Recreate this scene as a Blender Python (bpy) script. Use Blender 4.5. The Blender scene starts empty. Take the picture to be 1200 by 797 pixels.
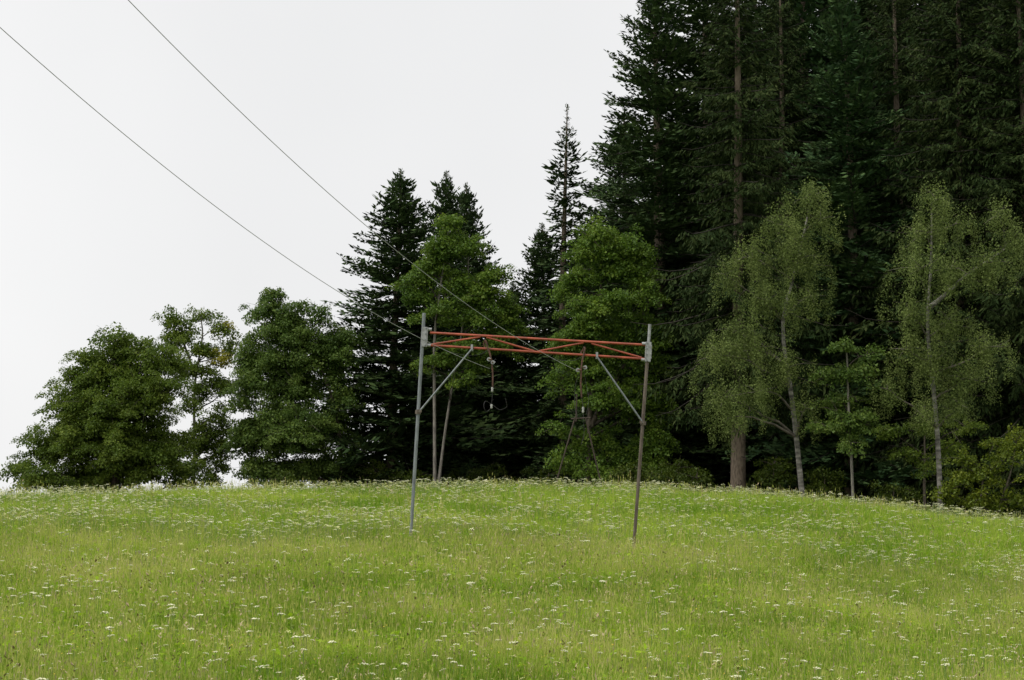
import bpy, math
import numpy as np
from mathutils import Vector

# ------------------------------------------------------------------ camera, sky, sun, exposure
SC = bpy.context.scene
W0, H0 = 1200.0, 797.0
FPX = 2333.0                      # focal length in photograph pixels (70 mm on 36 mm)
HORIZON = 640.0
PITCH = math.atan((HORIZON - H0 / 2) / FPX)
EYE = 1.7
cam_data = bpy.data.cameras.new('camera')
cam_data.sensor_width = 36.0
cam_data.lens = 36.0 * FPX / W0
cam_data.clip_start = 0.1
cam_data.clip_end = 6000.0
cam = bpy.data.objects.new('camera', cam_data)
SC.collection.objects.link(cam)
cam.location = (0, 0, EYE)
cam.rotation_euler = (math.pi / 2 + PITCH, 0, 0)
SC.camera = cam

SUN_ELEV, SUN_AZ = math.radians(62), math.radians(-120)     # azimuth from +Y (view direction), clockwise
world = bpy.data.worlds.new('World')
SC.world = world
world.use_nodes = True
wn, wl = world.node_tree.nodes, world.node_tree.links
wn.clear()
wout = wn.new('ShaderNodeOutputWorld')
bg = wn.new('ShaderNodeBackground')
sky = wn.new('ShaderNodeTexSky')
sky.sky_type = 'NISHITA'
sky.sun_disc = False
sky.sun_elevation = SUN_ELEV
sky.sun_rotation = SUN_AZ
sky.dust_density = 4.0
cloud = wn.new('ShaderNodeMix')                 # an even, closed cloud layer hides most of the blue
cloud.data_type = 'RGBA'
cn = wn.new('ShaderNodeTexNoise')
cn.inputs['Scale'].default_value = 3.0
cn.inputs['Detail'].default_value = 3.0
cr = wn.new('ShaderNodeValToRGB')
cr.color_ramp.elements[0].position = 0.3
cr.color_ramp.elements[0].color = (8.4, 8.42, 8.46, 1)
cr.color_ramp.elements[1].position = 0.7
cr.color_ramp.elements[1].color = (9.4, 9.4, 9.4, 1)
wl.new(cn.outputs['Fac'], cr.inputs['Fac'])
cloud.inputs['Factor'].default_value = 0.96
wl.new(sky.outputs['Color'], cloud.inputs['A'])
wl.new(cr.outputs['Color'], cloud.inputs['B'])
wl.new(cloud.outputs['Result'], bg.inputs['Color'])
bg.inputs['Strength'].default_value = 0.0510
wl.new(bg.outputs['Background'], wout.inputs['Surface'])

sun_data = bpy.data.lights.new('sun', 'SUN')
sun_data.energy = 1.5
sun_data.angle = math.radians(50)
sun_data.color = (1.0, 0.97, 0.92)
sun = bpy.data.objects.new('sun', sun_data)
SC.collection.objects.link(sun)
sdir = Vector((math.sin(SUN_AZ) * math.cos(SUN_ELEV), math.cos(SUN_AZ) * math.cos(SUN_ELEV), math.sin(SUN_ELEV)))
sun.rotation_euler = sdir.to_track_quat('Z', 'Y').to_euler()
sun.location = sdir * 200

SC.view_settings.view_transform = 'Standard'
SC.view_settings.look = 'None'
SC.view_settings.gamma = 1.0
SC.view_settings.exposure = 1.0
SC.view_settings.use_curve_mapping = False
SC.cycles.max_bounces = 6
SC.cycles.diffuse_bounces = 3
SC.cycles.transmission_bounces = 4

# ------------------------------------------------------------------ helpers
COL = SC.collection
CP, SP = math.cos(PITCH), math.sin(PITCH)


def at(px, py, Y):
    """World point at ground distance Y seen at photograph pixel (px, py)."""
    a, b = (px - W0 / 2) / FPX, (H0 / 2 - py) / FPX
    dy, dz = CP - b * SP, SP + b * CP
    t = Y / dy
    return np.array([a * t, Y, EYE + dz * t])


def smooth(x, a, b):
    t = np.clip((x - a) / (b - a), 0, 1)
    return t * t * (3 - 2 * t)


class MB:
    """Collects vertices and faces for ONE mesh object."""

    def __init__(self):
        self.v, self.f, self.m, self.r, self.n = [], [], [], [], 0

    def add(self, v, f, mat=0, rnd=0.5):
        v = np.asarray(v, float).reshape(-1, 3)
        f = np.asarray(f, int)
        self.v.append(v)
        self.f.append(f + self.n)
        self.m.append(np.full(len(f), mat, int))
        self.r.append(np.full(len(v), rnd, float) if np.isscalar(rnd) else np.asarray(rnd, float))
        self.n += len(v)

    def tube(self, pts, rad, sides=6, mat=0, cap=True, rnd=0.5):
        pts = np.asarray(pts, float)
        rad = np.full(len(pts), rad) if np.isscalar(rad) else np.asarray(rad, float)
        tan = np.gradient(pts, axis=0)
        tan /= np.linalg.norm(tan, axis=1)[:, None] + 1e-9
        ref = np.array([0, 0, 1.0]) if abs(tan[0, 2]) < 0.8 else np.array([1.0, 0, 0])
        u = np.cross(tan, ref)
        u /= np.linalg.norm(u, axis=1)[:, None] + 1e-9
        w = np.cross(tan, u)
        a = np.arange(sides) * 2 * math.pi / sides
        ring = pts[:, None, :] + rad[:, None, None] * (np.cos(a)[None, :, None] * u[:, None, :] + np.sin(a)[None, :, None] * w[:, None, :])
        n = len(pts)
        i, j = np.meshgrid(np.arange(n - 1), np.arange(sides), indexing='ij')
        k = (j + 1) % sides
        f = np.stack([i * sides + j, i * sides + k, (i + 1) * sides + k, (i + 1) * sides + j], -1).reshape(-1, 4)
        self.add(ring.reshape(-1, 3), f, mat, rnd)
        if cap:
            for base, c in ((0, pts[0]), ((n - 1) * sides, pts[-1])):
                idx = np.arange(sides)
                vv = np.vstack([ring.reshape(-1, 3)[base:base + sides], c[None]])
                self.add(vv, np.stack([idx, (idx + 1) % sides, np.full(sides, sides)], -1), mat, rnd)

    def box(self, c, ax, ay, az, mat=0):
        """Box with half-axis vectors."""
        c, ax, ay, az = [np.asarray(q, float) for q in (c, ax, ay, az)]
        s = [(-1, -1, -1), (1, -1, -1), (1, 1, -1), (-1, 1, -1), (-1, -1, 1), (1, -1, 1), (1, 1, 1), (-1, 1, 1)]
        v = [c + x * ax + y * ay + z * az for x, y, z in s]
        self.add(v, [(0, 3, 2, 1), (4, 5, 6, 7), (0, 1, 5, 4), (1, 2, 6, 5), (2, 3, 7, 6), (3, 0, 4, 7)], mat)

    def mesh(self, name, mats, smooth_shade=False):
        V = np.vstack(self.v)
        me = bpy.data.meshes.new(name)
        me.vertices.add(len(V))
        me.vertices.foreach_set('co', V.ravel())
        loops = np.concatenate([f.ravel() for f in self.f])
        tot = np.concatenate([np.full(len(f), f.shape[1]) for f in self.f])
        me.loops.add(len(loops))
        me.loops.foreach_set('vertex_index', loops.astype(np.int32))
        me.polygons.add(len(tot))
        me.polygons.foreach_set('loop_start', np.concatenate([[0], np.cumsum(tot)[:-1]]).astype(np.int32))
        me.polygons.foreach_set('loop_total', tot.astype(np.int32))
        for m in (mats if isinstance(mats, (list, tuple)) else [mats]):
            me.materials.append(m)
        me.polygons.foreach_set('material_index', np.concatenate(self.m).astype(np.int32))
        me.polygons.foreach_set('use_smooth', np.full(len(tot), smooth_shade))
        at_ = me.attributes.new('rnd', 'FLOAT', 'POINT')
        at_.data.foreach_set('value', np.concatenate(self.r).astype(np.float32))
        me.update(calc_edges=True)
        return me

    def build(self, name, mats, parent=None, smooth_shade=False):
        o = bpy.data.objects.new(name, self.mesh(name, mats, smooth_shade))
        COL.objects.link(o)
        if parent is not None:
            o.parent = parent
        return o


def empty(name, loc, label, cat, group=None):
    o = bpy.data.objects.new(name, None)
    COL.objects.link(o)
    o.location = tuple(loc)
    o.empty_display_size = 0.3
    tag(o, label, cat, group)
    return o


def tag(o, label=None, cat=None, group=None, kind=None):
    for k, v in (('label', label), ('category', cat), ('group', group), ('kind', kind)):
        if v:
            o[k] = v
    return o


def copy_tree(o, parent=None):
    c = o.copy()
    COL.objects.link(c)
    c.parent = parent
    for ch in list(o.children):
        copy_tree(ch, c)
    return c


# ------------------------------------------------------------------ materials
def mat_nodes(name):
    m = bpy.data.materials.new(name)
    m.use_nodes = True
    nt = m.node_tree
    nt.nodes.clear()
    out = nt.nodes.new('ShaderNodeOutputMaterial')
    return m, nt, out


def ramp(nt, stops):
    r = nt.nodes.new('ShaderNodeValToRGB')
    els = r.color_ramp.elements
    while len(els) < len(stops):
        els.new(0.5)
    for e, (p, c) in zip(els, stops):
        e.position = p
        e.color = (*c, 1)
    return r


def leaf_mat(name, dark, mid, light, transl=0.3, rough=0.45, yellow=None, scale=0.5, spec=0.2, vary=0.52):
    """Foliage: colour varies leaf by leaf, spray by spray and over the crown."""
    m, nt, out = mat_nodes(name)
    N, L = nt.nodes.new, nt.links.new
    geo = N('ShaderNodeNewGeometry')
    att = N('ShaderNodeAttribute')
    att.attribute_name = 'rnd'
    noi = N('ShaderNodeTexNoise')
    noi.inputs['Scale'].default_value = scale
    L(geo.outputs['Position'], noi.inputs['Vector'])
    m1 = N('ShaderNodeMath'); m1.operation = 'MULTIPLY_ADD'
    L(geo.outputs['Random Per Island'], m1.inputs[0]); m1.inputs[1].default_value = vary
    m2 = N('ShaderNodeMath'); m2.operation = 'MULTIPLY'
    L(att.outputs['Fac'], m2.inputs[0]); m2.inputs[1].default_value = 0.28
    L(m2.outputs[0], m1.inputs[2])
    m3 = N('ShaderNodeMath'); m3.operation = 'MULTIPLY_ADD'
    L(noi.outputs['Fac'], m3.inputs[0]); m3.inputs[1].default_value = 0.3
    L(m1.outputs[0], m3.inputs[2])
    stops = [(0.1, dark), (0.5, mid), (0.95, light)]
    r = ramp(nt, stops)
    L(m3.outputs[0], r.inputs['Fac'])
    col = r.outputs['Color']
    if yellow:
        gt = N('ShaderNodeMath'); gt.operation = 'GREATER_THAN'
        L(att.outputs['Fac'], gt.inputs[0]); gt.inputs[1].default_value = 1.2
        mx = N('ShaderNodeMix'); mx.data_type = 'RGBA'
        L(gt.outputs[0], mx.inputs['Factor']); L(col, mx.inputs['A'])
        mx.inputs['B'].default_value = (*yellow, 1)
        col = mx.outputs['Result']
    p = N('ShaderNodeBsdfPrincipled')
    p.inputs['Roughness'].default_value = rough
    p.inputs['Specular IOR Level'].default_value = spec
    L(col, p.inputs['Base Color'])
    t = N('ShaderNodeBsdfTranslucent')
    L(col, t.inputs['Color'])
    ms = N('ShaderNodeMixShader')
    ms.inputs[0].default_value = transl
    L(p.outputs[0], ms.inputs[1]); L(t.outputs[0], ms.inputs[2])
    L(ms.outputs[0], out.inputs['Surface'])
    return m


def plain_mat(name, c1, c2, scale=6.0, rough=0.7, metal=0.0, stretch=(1, 1, 1), bump=0.0, c3=None):
    m, nt, out = mat_nodes(name)
    N, L = nt.nodes.new, nt.links.new
    tc = N('ShaderNodeTexCoord')
    mp = N('ShaderNodeMapping')
    mp.inputs['Scale'].default_value = stretch
    L(tc.outputs['Object'], mp.inputs['Vector'])
    noi = N('ShaderNodeTexNoise')
    noi.inputs['Scale'].default_value = scale
    noi.inputs['Detail'].default_value = 5
    L(mp.outputs[0], noi.inputs['Vector'])
    st = [(0.33, c1), (0.62, c2)] + ([(0.72, c3)] if c3 else [])
    r = ramp(nt, st)
    L(noi.outputs['Fac'], r.inputs['Fac'])
    p = N('ShaderNodeBsdfPrincipled')
    p.inputs['Roughness'].default_value = rough
    p.inputs['Metallic'].default_value = metal
    L(r.outputs['Color'], p.inputs['Base Color'])
    if bump:
        b = N('ShaderNodeBump')
        b.inputs['Strength'].default_value = bump
        b.inputs['Distance'].default_value = 0.02
        L(noi.outputs['Fac'], b.inputs['Height'])
        L(b.outputs[0], p.inputs['Normal'])
    L(p.outputs[0], out.inputs['Surface'])
    return m


def grass_mat(name, dark, mid, light, transl=0.3, straw=None):
    """Meadow blades: colour differs by blade, by tuft and in broad drifts over the field."""
    m, nt, out = mat_nodes(name)
    N, L = nt.nodes.new, nt.links.new
    geo = N('ShaderNodeNewGeometry')
    oi = N('ShaderNodeObjectInfo')
    n1 = N('ShaderNodeTexNoise'); n1.inputs['Scale'].default_value = 0.35; n1.inputs['Detail'].default_value = 3
    mp = N('ShaderNodeMapping'); mp.inputs['Scale'].default_value = (0.55, 1.0, 0.0)
    L(geo.outputs['Position'], mp.inputs['Vector']); L(mp.outputs[0], n1.inputs['Vector'])
    a = N('ShaderNodeMath'); a.operation = 'MULTIPLY_ADD'
    L(geo.outputs['Random Per Island'], a.inputs[0]); a.inputs[1].default_value = 0.45
    b = N('ShaderNodeMath'); b.operation = 'MULTIPLY'
    L(oi.outputs['Random'], b.inputs[0]); b.inputs[1].default_value = 0.2
    L(b.outputs[0], a.inputs[2])
    c = N('ShaderNodeMath'); c.operation = 'MULTIPLY_ADD'
    nr = N('ShaderNodeMapRange')
    nr.inputs['From Min'].default_value = 0.32; nr.inputs['From Max'].default_value = 0.68
    L(n1.outputs['Fac'], nr.inputs['Value'])
    L(nr.outputs[0], c.inputs[0]); c.inputs[1].default_value = 0.55
    L(a.outputs[0], c.inputs[2])
    r = ramp(nt, [(0.25, dark), (0.6, mid), (1.0, light)])
    L(c.outputs[0], r.inputs['Fac'])
    p = N('ShaderNodeBsdfPrincipled')
    p.inputs['Roughness'].default_value = 0.55
    p.inputs['Specular IOR Level'].default_value = 0.10
    L(r.outputs['Color'], p.inputs['Base Color'])
    t = N('ShaderNodeBsdfTranslucent')
    L(r.outputs['Color'], t.inputs['Color'])
    ms = N('ShaderNodeMixShader'); ms.inputs[0].default_value = transl
    L(p.outputs[0], ms.inputs[1]); L(t.outputs[0], ms.inputs[2])
    L(ms.outputs[0], out.inputs['Surface'])
    return m


M = {}
M['maple'] = leaf_mat('maple_leaves', (0.040, 0.078, 0.009), (0.104, 0.164, 0.018), (0.220, 0.275, 0.038), 0.40, vary=0.4)
M['maple_bright'] = leaf_mat('bright_maple_leaves', (0.040, 0.090, 0.011), (0.104, 0.182, 0.021), (0.225, 0.300, 0.036), 0.40, vary=0.4)
M['maple_cool'] = leaf_mat('cool_maple_leaves', (0.034, 0.074, 0.013), (0.094, 0.158, 0.026), (0.200, 0.262, 0.050), 0.38, vary=0.4)
M['slender'] = leaf_mat('slender_tree_leaves', (0.040, 0.080, 0.009), (0.105, 0.165, 0.018), (0.215, 0.265, 0.036), 0.40, yellow=(0.28, 0.27, 0.028), vary=0.4)
M['birch'] = leaf_mat('birch_leaves', (0.074, 0.112, 0.028), (0.154, 0.204, 0.054), (0.265, 0.315, 0.095), 0.36, vary=0.36, spec=0.1)
M['shrub'] = leaf_mat('shrub_leaves', (0.020, 0.040, 0.004), (0.052, 0.084, 0.008), (0.115, 0.150, 0.018), 0.34)
M['hornbeam'] = leaf_mat('hornbeam_leaves', (0.040, 0.070, 0.005), (0.100, 0.140, 0.010), (0.200, 0.235, 0.020), 0.36)
M['fir'] = leaf_mat('fir_needles', (0.014, 0.029, 0.011), (0.034, 0.060, 0.020), (0.072, 0.108, 0.034), 0.06, 0.7, spec=0.04)
M['fir_green'] = leaf_mat('silver_fir_needles', (0.016, 0.038, 0.016), (0.042, 0.080, 0.030), (0.092, 0.146, 0.050), 0.06, 0.7, spec=0.04)
M['spruce'] = leaf_mat('spruce_needles', (0.009, 0.018, 0.005), (0.022, 0.038, 0.011), (0.052, 0.068, 0.021), 0.06, 0.7, spec=0.04)
M['twig'] = plain_mat('twig_wood', (0.030, 0.024, 0.018), (0.070, 0.056, 0.042), 5, 0.9)
M['twig_dark'] = plain_mat('conifer_twig_wood', (0.016, 0.013, 0.010), (0.040, 0.032, 0.024), 5, 0.9)
M['twig_birch'] = plain_mat('birch_twig_wood', (0.06, 0.05, 0.04), (0.16, 0.14, 0.11), 5, 0.9)
M['bark'] = plain_mat('bark', (0.055, 0.042, 0.030), (0.135, 0.110, 0.082), 5, 0.9, stretch=(3, 3, 0.6), bump=0.6)
M['bark_conifer'] = plain_mat('conifer_bark', (0.085, 0.064, 0.044), (0.210, 0.165, 0.118), 5, 0.9, stretch=(3, 3, 0.8), bump=0.6)
M['bark_grey'] = plain_mat('grey_bark', (0.11, 0.10, 0.085), (0.24, 0.22, 0.18), 4, 0.9, stretch=(3, 3, 0.7), bump=0.4)
M['bark_birch'] = plain_mat('birch_bark', (0.04, 0.036, 0.03), (0.25, 0.235, 0.20), 1.6, 0.8, stretch=(1.5, 1.5, 4.5), bump=0.2, c3=(0.36, 0.34, 0.30))
M['steel'] = plain_mat('galvanised_steel', (0.13, 0.145, 0.15), (0.22, 0.24, 0.245), 9, 0.5, 0.35, stretch=(2, 2, 0.7))
M['steel_rusty'] = plain_mat('weathered_steel', (0.066, 0.047, 0.034), (0.145, 0.116, 0.090), 7, 0.65, 0.2, stretch=(2, 2, 0.6))
M['steel_pale'] = plain_mat('pale_bracket_steel', (0.20, 0.205, 0.20), (0.34, 0.345, 0.34), 14, 0.5, 0.25)
M['red'] = plain_mat('faded_red_paint', (0.19, 0.042, 0.022), (0.37, 0.072, 0.030), 4, 0.6, bump=0.2, c3=(0.42, 0.115, 0.058))
M['rust'] = plain_mat('rusty_iron', (0.045, 0.024, 0.017), (0.12, 0.056, 0.036), 12, 0.85)
M['white'] = plain_mat('white_porcelain', (0.26, 0.26, 0.24), (0.40, 0.40, 0.37), 10, 0.35)
M['cable'] = plain_mat('steel_cable', (0.28, 0.28, 0.28), (0.36, 0.36, 0.36), 4, 0.6, 0.2)
M['wire'] = plain_mat('dark_wire', (0.03, 0.03, 0.03), (0.07, 0.065, 0.06), 8, 0.7)
M['timber'] = plain_mat('dark_timber', (0.025, 0.017, 0.012), (0.065, 0.046, 0.034), 6, 0.9, stretch=(3, 3, 0.6))
M['blade'] = grass_mat('grass_blades', (0.130, 0.255, 0.014), (0.260, 0.410, 0.032), (0.470, 0.560, 0.080), 0.45)
M['blade_pale'] = grass_mat('pale_grass_stems', (0.27, 0.33, 0.055), (0.44, 0.47, 0.11), (0.60, 0.58, 0.20), 0.45)
M['herb'] = grass_mat('herb_leaves', (0.130, 0.250, 0.008), (0.235, 0.390, 0.014), (0.38, 0.52, 0.03), 0.45)
M['seed'] = plain_mat('brown_seed_heads', (0.24, 0.17, 0.09), (0.40, 0.34, 0.18), 20, 0.8)
M['yellow'] = plain_mat('yellow_petals', (0.62, 0.40, 0.02), (0.74, 0.56, 0.05), 20, 0.6)
M['umbel'] = plain_mat('white_umbel_petals', (0.54, 0.54, 0.30), (0.74, 0.73, 0.52), 30, 0.7)
M['umbel_green'] = plain_mat('greenish_umbels', (0.42, 0.45, 0.13), (0.62, 0.62, 0.27), 30, 0.7)
M['stalk'] = plain_mat('flower_stalks', (0.10, 0.17, 0.03), (0.20, 0.27, 0.06), 9, 0.7)


# ------------------------------------------------------------------ the ground
# grass-top height along the view axis, from the crest, the terrace with the pylon and the near meadow
PROF_Y = np.array([-40., 0, 12, 18, 22, 30, 36, 40, 43, 48, 53, 57, 60, 64, 72, 85, 110, 150, 300, 900])
PROF_PX = {22: 800, 30: 707, 36: 652, 40: 624, 43: 611, 48: 592, 53: 574, 57: 566.5}


def _h(Y, px):
    return EYE + math.tan(math.atan((HORIZON - px) / FPX)) * Y


PZ = np.array([0.0, 0.0, 0.02, 0.10] + [_h(Y, p) for Y, p in PROF_PX.items()] + [0.0] * 8)
zc = PZ[11]
PZ[12:] = [zc + 0.02, zc - 0.08, zc - 0.7, zc - 2.0, zc - 4.5, zc - 8, zc - 20, zc - 40]
CREST_X = (np.array([-300, 0, 130, 250, 400, 600, 700, 850, 950, 1050, 1200, 1500]) - 600) * 57 / FPX
CREST_D = -(np.array([588, 578, 574.5, 572, 570, 566, 567.5, 574, 582, 592, 607, 640]) - 566) * 57 / FPX
TERR_X = (np.array([-300, 0, 300, 481, 600, 743, 900, 1050, 1200, 1500]) - 600) * 40 / FPX
TERR_D = -(np.array([612, 622, 628, 629, 632, 637, 648, 664, 684, 730]) - 632) * 40 / FPX


def pchip(x, xp, yp):
    """Smooth interpolation (cubic Hermite with monotone-ish slopes)."""
    x = np.asarray(x, float)
    h = np.diff(xp)
    d = np.diff(yp) / h
    mslope = np.zeros(len(xp))
    mslope[1:-1] = np.where(d[:-1] * d[1:] > 0, 2 * d[:-1] * d[1:] / (d[:-1] + d[1:] + 1e-12), (d[:-1] + d[1:]) * 0.25)
    mslope[0], mslope[-1] = d[0], d[-1]
    i = np.clip(np.searchsorted(xp, x) - 1, 0, len(h) - 1)
    xx = np.clip(x, xp[0], xp[-1])
    t = (xx - xp[i]) / h[i]
    return ((1 + 2 * t) * (1 - t) ** 2 * yp[i] + t * (1 - t) ** 2 * h[i] * mslope[i]
            + t * t * (3 - 2 * t) * yp[i + 1] + t * t * (t - 1) * h[i] * mslope[i + 1])


def surf(X, Y):
    """Height of the grass tops."""
    X, Y = np.asarray(X, float), np.asarray(Y, float)
    z = pchip(Y, PROF_Y, PZ)
    lt = pchip(X, TERR_X, TERR_D)
    lc = pchip(X, CREST_X, CREST_D)
    w = smooth(Y, 41, 55)
    near = smooth(Y, 10, 36)
    z = z + (lt * (1 - w) * near + lc * w)
    z = z + (0.05 * np.sin(X * 0.9 + Y * 0.31) * np.sin(Y * 0.55 + 1.0) + 0.03 * np.sin(X * 2.1 - Y * 0.7)) * near * (1 - smooth(Y, 50, 57))
    return z


GRASS_H = 0.44


def ground(X, Y):
    return surf(X, Y) - GRASS_H * smooth(Y, 2, 12)


def build_meadow():
    xs = np.concatenate([[-3000, -900, -300, -120, -70], np.arange(-45, 45.1, 1.0), [70, 120, 300, 900, 3000]])
    ys = np.concatenate([[-2000, -300, -60, -20], np.arange(-5, 130, 1.0), [140, 170, 220, 300, 450, 700, 1200, 3000, 5000]])
    X, Y = np.meshgrid(xs, ys)
    Z = ground(np.clip(X, -40, 40), np.clip(Y, -40, 899))
    b = MB()
    ny, nx = X.shape
    i, j = np.meshgrid(np.arange(ny - 1), np.arange(nx - 1), indexing='ij')
    f = np.stack([i * nx + j, i * nx + j + 1, (i + 1) * nx + j + 1, (i + 1) * nx + j], -1).reshape(-1, 4)
    b.add(np.stack([X, Y, Z], -1).reshape(-1, 3), f)
    m, nt, out = mat_nodes('meadow_soil')
    N, L = nt.nodes.new, nt.links.new
    geo = N('ShaderNodeNewGeometry')
    noi = N('ShaderNodeTexNoise'); noi.inputs['Scale'].default_value = 3.0; noi.inputs['Detail'].default_value = 6
    L(geo.outputs['Position'], noi.inputs['Vector'])
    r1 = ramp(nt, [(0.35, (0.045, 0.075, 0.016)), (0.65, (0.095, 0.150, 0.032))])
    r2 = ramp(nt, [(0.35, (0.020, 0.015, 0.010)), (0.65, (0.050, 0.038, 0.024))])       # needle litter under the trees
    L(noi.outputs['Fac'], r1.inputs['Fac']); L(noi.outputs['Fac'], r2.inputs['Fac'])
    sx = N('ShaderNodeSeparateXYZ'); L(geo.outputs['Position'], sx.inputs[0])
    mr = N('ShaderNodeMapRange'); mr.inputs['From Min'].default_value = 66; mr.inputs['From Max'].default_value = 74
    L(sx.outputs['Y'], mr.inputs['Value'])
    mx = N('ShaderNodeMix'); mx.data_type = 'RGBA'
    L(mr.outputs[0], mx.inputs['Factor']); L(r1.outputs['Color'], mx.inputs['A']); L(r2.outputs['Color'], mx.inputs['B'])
    p = N('ShaderNodeBsdfPrincipled'); p.inputs['Roughness'].default_value = 0.95
    L(mx.outputs['Result'], p.inputs['Base Color'])
    L(p.outputs[0], out.inputs['Surface'])
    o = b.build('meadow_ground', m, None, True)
    tag(o, kind='structure')


build_meadow()


# ------------------------------------------------------------------ conifers
def norm(v):
    return v / (np.linalg.norm(v, axis=-1, keepdims=True) + 1e-9)


def conifer_branch(L, style, rng):
    """A branch along +X: wood axis and the flat fans of needle twigs. Real twig size whatever the length."""
    droop = {'fir': 0.15, 'spruce': 0.24}[style]
    up = {'fir': 0.10, 'spruce': 0.16}[style]
    def axis(s):
        return np.stack([s * L, 0.03 * L * np.sin(s * 5 + rng_ph), (-droop * s ** 1.6 + up * s ** 5) * L], -1)
    rng_ph = rng.uniform(0, 6)
    P, D, Ln, Nrm = [], [], [], []
    n2 = max(4, int(L / 0.15))
    for k in range(n2):
        s = 0.06 + 0.94 * (k + rng.uniform(0, 0.8)) / n2
        for side in (-1, 1):
            if rng.random() < 0.13:
                continue
            o = axis(np.array([min(s, 1.0)]))[0]
            l2 = (0.30 * L * (1.06 - s) ** 0.8 + 0.16) * rng.uniform(0.65, 1.15)
            l2 = min(l2, 1.15)
            a = math.radians(rng.uniform(42, 64))
            if style == 'fir':
                d = np.array([math.cos(a), side * math.sin(a), rng.uniform(-0.06, 0.14)])
            else:
                d = np.array([math.cos(a), side * math.sin(a) * 0.8, rng.uniform(-0.85, -0.25)])
            d = d / np.linalg.norm(d)
            nt_ = max(2, int(l2 / (0.085 if style == 'fir' else 0.066)))
            q = (np.arange(nt_) + rng.uniform(0, 1, nt_)) / nt_
            pos = o + d * (q * l2)[:, None]
            if style == 'spruce':
                pos[:, 2] -= 0.12 * q ** 2 * l2
            perp = np.cross(d, [0, 0, 1.0]); perp /= np.linalg.norm(perp) + 1e-9
            sg = np.where(rng.random(nt_) < 0.5, -1, 1)
            ta = np.radians(rng.uniform(15, 60, nt_))
            td = d[None] * np.cos(ta)[:, None] + perp[None] * (np.sin(ta) * sg)[:, None]
            if style == 'spruce':
                td[:, 2] -= rng.uniform(0.1, 1.0, nt_)
            else:
                td[:, 2] += rng.uniform(-0.10, 0.30, nt_)
            P.append(pos); D.append(norm(td))
            Ln.append(rng.uniform(0.17, 0.33, nt_) * (0.85 if style == 'spruce' else 1.0))
            nn = np.tile([0, 0, 1.0], (nt_, 1)) + rng.normal(0, 0.55 if style == 'fir' else 0.9, (nt_, 3))
            Nrm.append(nn)
    P, D, Ln, Nrm = np.vstack(P), np.vstack(D), np.concatenate(Ln), np.vstack(Nrm)
    S = norm(np.cross(D, Nrm))
    Wd = rng.uniform(0.030, 0.056, len(P)) * (1.1 if style == 'fir' else 0.74)
    v = np.stack([P, P + D * (Ln * 0.45)[:, None] + S * Wd[:, None], P + D * Ln[:, None], P + D * (Ln * 0.45)[:, None] - S * Wd[:, None]], 1)
    f = np.arange(len(P) * 4).reshape(-1, 4)
    w = MB()
    s = np.linspace(0, 1, 6)
    w.tube(axis(s), 0.005 + 0.006 * L * (1 - s) ** 0.8, 4, cap=False)
    wv, wf = np.vstack(w.v), np.vstack(w.f)
    return v.reshape(-1, 3), f, wv, wf


_rng = np.random.default_rng(11)
BR = {}
for st in ('fir', 'spruce'):
    for L_ in (0.5, 1.0, 1.7, 2.5, 3.4):
        BR[(st, L_)] = [conifer_branch(L_, st, _rng) for _ in range(4)]
BR_L = np.array([0.5, 1.0, 1.7, 2.5, 3.4])


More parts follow.
